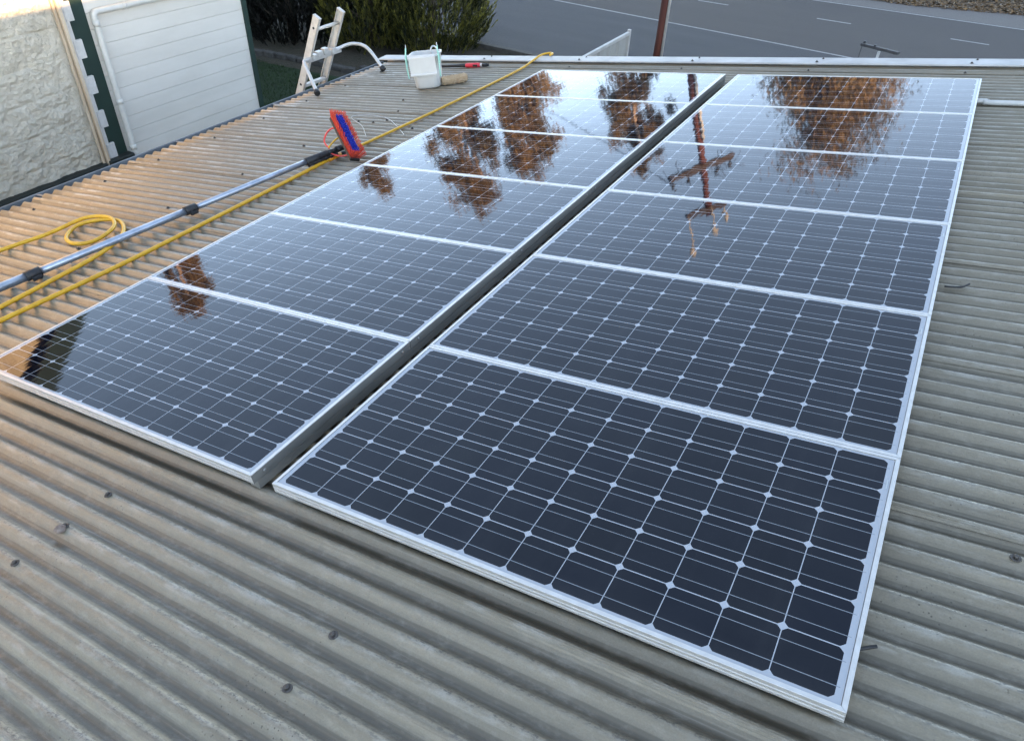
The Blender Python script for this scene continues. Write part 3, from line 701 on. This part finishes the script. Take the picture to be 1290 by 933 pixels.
wing=thing('weatherboard_wing','white weatherboard wing with dark green corner strips beside the stone gable','building',(WX-3,5,GZ))
def wp(x,y,z): return Vector((x,y,z))-Vector((WX-3,5,GZ))
YE=6.385; ztop=.05
# boards: one mesh, each with a bevelled lower edge
g=MB()
yb0=4.20; bh=.167; z=-3.0; k=0
slope=.0
while z<ztop-.02:
    z1=min(z+bh,ztop)
    g.prism([(WX-.02,z),(WX+.014,z),(WX+.016,z+.004),(WX+.016,z1-.006),(WX+.004,z1-.0005),(WX-.02,z1-.0005)],yb0,YE,lambda x,zz,y:wp(x,y,zz)); z=z1
g.build('weatherboards',M['whitew'],wing)
g=MB(); g.box(wp(WX-4.02,(4.0+YE+.05)/2,(ztop+GZ)/2),(8.0,YE-3.93,ztop-GZ-.01)); g.build('body',M['whitep'],wing)
g=MB(); g.box(wp(WX+.0,YE+.035,(ztop+GZ)/2),(.08,.072,ztop-GZ),None,.004); g.build('corner_board',M['green'],wing)
g=MB(); g.box(wp(WX-.005,4.05,(ztop+GZ)/2),(.06,.30,ztop-GZ)); g.build('pier',M['green'],wing)
g=MB(); 
z=-.345; 
g.box(wp(WX+.035,3.942,-1.05),(.03,.08,2.05))
for k in range(6):
    zz=-.30-.385*k-.0
    g.box(wp(WX+.038,3.995+.004*(k%2),zz-.135),(.034,.11+.012*((k*7)%3-1),.195),None,.006)
g.build('quoins',M['whitep'],wing)
g=MB(); g.box(wp(WX+.05,4.05,-2.45),(.16,.34,.80),None,.01); g.build('plinth_block',M['green2'],wing)
g=MB(); P=spline([wp(WX+.07,4.265,GZ+.1),wp(WX+.07,4.262,-1.4),wp(WX+.07,4.262,-.62),wp(WX+.07,4.262,-.53)],3)
el=[wp(WX+.07,4.262+.045*(1-math.cos(a*math.pi/12)),-.53+.045*math.sin(a*math.pi/12)) for a in range(1,7)]
g.tube(P+el+[wp(WX+.07,YE+.3,-.478)],.034,14); 
for q in (-.60,-1.45,-2.0): g.tube([wp(WX+.07,4.262,q-.03),wp(WX+.07,4.262,q+.03)],.038,14)
g.tube([wp(WX+.07,4.62,-.484),wp(WX+.07,4.68,-.484)],.038,14)
g.build('downpipe',M['pipe'],wing)
g=MB(); g.prism([(WX+.25,ztop+.03),(WX-8.2,ztop+1.0),(WX-8.2,ztop+1.06),(WX+.25,ztop+.09)],3.98,YE+.2,lambda x,zz,y:wp(x,y,zz)); g.build('roof',M['roofdark'],wing)
# ------------------------------------------------------------------ fence, pole, sign
fn=thing('metal_fence','cream ribbed metal fence end running out towards the road','fence',(-3.21,8.5,GZ))
g=MB(); V=[]
n=130
pts=[(6.0+4.83*i/n-8.5,.012*(1 if (i%10)<5 else -1)) for i in range(n+1)]
a=[g.bm.verts.new((x,y,.05)) for y,x in pts]; b=[g.bm.verts.new((x,y,1.76)) for y,x in pts]
for i in range(n): g.bm.faces.new((a[i],a[i+1],b[i+1],b[i]))
o=g.build('infill_sheet',M['fence'],fn); md=o.modifiers.new('t','SOLIDIFY'); md.thickness=.0015
g=MB(); g.box((0,-.07,1.785),(.045,4.86,.05),None,.004); g.build('top_rail',M['barge'],fn)
g=MB(); g.box((0,2.36,.92),(.05,.05,1.84),None,.004); g.build('end_post',M['barge'],fn)
g=MB(); g.box((0,-.07,.05),(.04,4.86,.05)); g.build('bottom_rail',M['fence'],fn)
PX,PY=-4.25,15.5
up=thing('utility_pole','red brown timber utility pole with a pale conduit at the road edge','utility pole',(PX,PY,GZ))
g=MB(); H=5.25-GZ
g.tube([(.012*math.sin(k*1.3),.01*math.cos(k*.9),H*k/12) for k in range(13)],[.098-.022*k/12 for k in range(13)],14); g.build('shaft',M['rustpole'],up)
g=MB(); g.tube([(.115,-.045,0.0),(.112,-.045,3.5),(.105,-.045,6.6)],.030,10); g.build('conduit',M['conduit'],up)
def xarm(z,hx,hy,w):
    g=MB(); g.bar((-hx,-hy-.12,z),(hx,hy-.12,z),w,w*1.3,(0,0,1),.006); ca=g.build('crossarm',M['xarm'],up)
    return ca
ca=xarm(4.0-GZ,.52,.72,.11)
for t in (-.9,-.45,.45,.9):
    g=MB(); g.lathe([(.012,0),(.012,.08),(.05,.09),(.055,.13),(.035,.15),(.05,.17),(.03,.22)],(.52*t,.72*t-.12,4.0-GZ+.06),10); g.build('insulator',M['wire'],ca)
rr=random.Random(2)
g=MB()
for t in (-.85,-.5,.4,.7,.9):
    b=Vector((.52*t,.72*t-.12,4.0-GZ))
    for q in range(3):
        g.tube(spline([b,b+Vector((rr.gauss(0,.14),rr.gauss(0,.1),rr.uniform(-.15,.3))),b+Vector((rr.gauss(0,.2),rr.gauss(0,.1),rr.uniform(-.35,.5)))],4),.008,5)
g.build('service_wires',M['wire'],ca)
cb=xarm(5.05-GZ,.36,.40,.085)
for (x,y,h) in ((-.32,-.46,.95),(.10,-.06,.55),(.33,.22,.35)):
    g=MB(); g.tube([(x,y,5.05-GZ),(x+.02,y,5.05-GZ+h*.6),(x,y,5.05-GZ+h)],[.022,.018,.02],8); g.lathe([(.02,0),(.06,.02),(.065,.10),(.04,.14),(.05,.18),(.02,.2)],(x,y,5.05-GZ+h-.1),10); g.build('insulator_post',M['conduit'],cb)
wp0=Vector((PX-.5,PY-.8,4.15)); we=Vector((-30,41,5.2))
g=MB(); P=[]
for k in range(33):
    t=k/32; p=wp0.lerp(we,t); p.z-=3.0*t*(1-t); P.append(p-wp0)
g.tube(P,.014,6); o=g.build('power_cable',M['wire']); o.location=wp0; tag(o,'thin black power cable leading off from the utility pole','power cable')
sg=thing('street_sign','dark narrow signboard seen edge on, on a pale post above the road','sign',(.567,9.9,GZ))
g=MB(); g.tube([(0,0,0),(0,0,-.845-GZ)],.016,10); g.build('post',M['conduit'],sg)
g=MB(); g.bar((-.245,.18,-.838-GZ),(.235,-.17,-.792-GZ),.05,.034,(0,0,1),.005)
for t in (-.9,-.3,.35,.8): g.box((.24*t,-.175*t,-.80-GZ),(.03,.05,.03),None,.003)
sb=g.build('signboard',M['signdark'],sg)
g=MB(); g.tube([(-.235,.17,-.84-GZ),(-.24,.175,.0)],.005,6); g.build('stay_wire',M['wire'],sg)
# ------------------------------------------------------------------ plants
def leafmesh(name,leaves,material,parent):
    V=[];F=[];T=[]
    for lf in leaves:
        p,d,s,w=lf[:4]
        n=len(V); sd=d.cross(Vector((random.random()-.5,random.random()-.5,random.random()-.5)))
        sd=(sd.normalized() if sd.length>1e-6 else Vector((1,0,0)))*w
        V+=[p-sd*.25,p+d*s*.5-sd,p+d*s,p+d*s*.5+sd]; F.append((n,n+1,n+2,n+3)); T.append(lf[4] if len(lf)>4 else random.random())
    o=pymesh(name,V,F,material,parent)
    at_=o.data.attributes.new('tone','FLOAT','FACE'); at_.data.foreach_set('value',T)
    return o
random.seed(7)
def cypress(loc,rx,ry,h,n,label,material,seed,cat='bush',sprays=1.0,grp=None):
    r=random.Random(seed); t=thing('cypress_bush',label,cat,loc,grp)
    g=MB(); g.tube([(0,0,0),(.03,0,h*.4),(0,.03,h*.85)],[.12,.09,.02],8)
    for k in range(14):
        a=r.uniform(0,6.28); z=h*r.uniform(.05,.6); g.tube([(0,0,z),(math.cos(a)*rx*.4,math.sin(a)*ry*.4,z+.15),(math.cos(a)*rx*.75,math.sin(a)*ry*.75,z+.45)],[.035,.022,.006],5)
    g.build('trunk',M['bark_dark'],t)
    lv=[]
    # plumes: each an upright, slightly fanned spray of scale foliage
    for k in range(n):
        a=r.uniform(0,6.28); z=h*(r.random()**1.25)*.95; prof=math.sqrt(max(.02,1-(max(0,z/h-.25)/.78)**2))*(.80+.2*min(1,z/.5))
        rad=(.55+.5*math.sqrt(r.random()))*prof*(1+.22*noise.noise(Vector((math.cos(a)*1.8,math.sin(a)*1.8,z*1.3+seed))))
        p=Vector((math.cos(a)*rx*rad,math.sin(a)*ry*rad,z))
        out=Vector((math.cos(a),math.sin(a),0)); ln=r.uniform(.20,.46)*sprays; tn=min(1,max(0,r.gauss(.30,.30)))
        d=(out*r.uniform(.30,.75)+Vector((r.gauss(0,.14),r.gauss(0,.14),1))).normalized()
        for q in range(12):
            tt=q/12; b=p+d*ln*tt; f=(d*1.0+Vector((r.gauss(0,.26),r.gauss(0,.26),r.gauss(0,.12)))).normalized()
            lv.append((b,f,ln*.36*(1.1-.6*tt),.013*sprays,tn+.25*(tt-.5)))
    leafmesh('foliage',lv,material,t); return t
cypress((-9.15,13.75,GZ),1.2,1.3,2.6,2600,'olive green cypress bush with upright sprays beside the road corner',M['cypress'],3)
cypress((-10.35,13.0,GZ),1.1,1.1,2.4,2000,'olive green cypress bush growing behind the leaning ladder',M['cypress'],4)
cypress((-12.1,12.3,GZ),1.15,1.1,3.0,2200,'nearly black hedge bush right beside the weatherboard wing corner',M['hedge'],5,'hedge',1.2)
cypress((-13.9,12.0,GZ),1.3,1.2,3.2,1800,'nearly black hedge bush farthest left behind the lawn',M['hedge'],6,'hedge',1.2)
cypress((-11.3,14.2,GZ),1.2,1.1,3.0,1600,'nearly black hedge bush behind the olive cypresses',M['hedge'],9,'hedge',1.2)
eg=MB(); r=random.Random(4)
for k in range(15):
    t=k/14; x=-12.6+t*4.1; y=10.62+.42*math.sin(t*2.2)+(.25 if t>.8 else 0)
    eg.box((x+12.6,y-10.6,.045),(.30,.15,.11+r.uniform(-.02,.03)),Matrix.Rotation(r.uniform(-.2,.4),3,'Z'),.02)
o=eg.build('stone_edging',M['edging']); o.location=(-12.6,10.6,GZ); tag(o,'row of pale stones edging the lawn below the hedge','garden edging')
def gum(loc,h,crown0,rx,label,seed,nl=7000,lobes=9,leaf=.34,col_='gumleaf',wmul=1.0):
    r=random.Random(seed); t=thing('gum_tree',label,'tree',loc,'gum trees across the road')
    g=MB(); top=Vector((r.uniform(-.4,.4),r.uniform(-.4,.4),h*.9))
    tp=[Vector((r.gauss(0,.12)*k/6,r.gauss(0,.12)*k/6,0))+top*(k/6) for k in range(7)]
    g.tube(tp,[h*.020*(1-.8*k/6) for k in range(7)],9)
    cl=[]
    for k in range(lobes):
        f=(k+.5)/lobes; z=crown0+(h-crown0)*(.12+.82*f); a=r.uniform(0,6.28)
        w=rx*(math.sin(math.pi*min(1,.18+.78*f))**.8)
        c=Vector((math.cos(a)*w*r.uniform(.35,.8),math.sin(a)*w*.8*r.uniform(.3,.8),z)); sz=rx*r.uniform(.34,.52)*wmul
        cl.append((c,sz)); b=top*max(.2,(z-.22*h)/h); mid=(b+c)/2+Vector((0,0,-.15))
        g.tube(spline([b,mid,c],4),[.035*rx*(1-.8*q/8) for q in range(9)],6)
        for q in range(3):
            e=c+Vector((r.gauss(0,sz*.8),r.gauss(0,sz*.8),r.gauss(0,sz*.6))); g.tube([c,(c+e)/2+Vector((0,0,.1)),e],[.018,.012,.005],5)
    g.build('trunk',M['bark'],t)
    lv=[]
    for c,sz in cl:
        subs=[c+Vector((r.gauss(0,sz*.55),r.gauss(0,sz*.55),r.gauss(0,sz*.6))) for _ in range(10)]
        for q in range(nl//lobes):
            s_=r.choice(subs); p=s_+Vector((r.gauss(0,sz*.24),r.gauss(0,sz*.24),r.gauss(0,sz*.34)))
            d=Vector((r.gauss(0,.35),r.gauss(0,.35),-1)).normalized(); lv.append((p,d,leaf*r.uniform(.6,1.25),leaf*.13,.5+.9*(noise.noise(s_*1.7))+r.gauss(0,.12)))
    leafmesh('crown',lv,M[col_],t); return t
gum((-5.5,36,GZ),13.1,5.2,3.3,'broad gum tree with orange lit crown nearest the right end of the row',21,34000,19,.27,wmul=1.0)
gum((-15.9,38,GZ),14.8,6.0,1.6,'narrow gum tree between the broad crown and the tall pair',22,17000,11,.27)
gum((-21.4,35,GZ),13.4,5.5,1.9,'tall gum tree, right of the tall pair across the road',23,19000,13,.27)
gum((-24.8,34,GZ),14.9,6.0,2.0,'tall gum tree, left of the tall pair across the road',24,18000,13,.27)
gum((-29.6,30.5,GZ),12.8,6.0,1.2,'low thin gum tree left of the tall pair across the road',25,9000,7,.24)
gum((-19.2,10.9,GZ),9.3,6.9,.75,'slender tree with a small high crown behind the weatherboard wing',26,8000,6,.16)
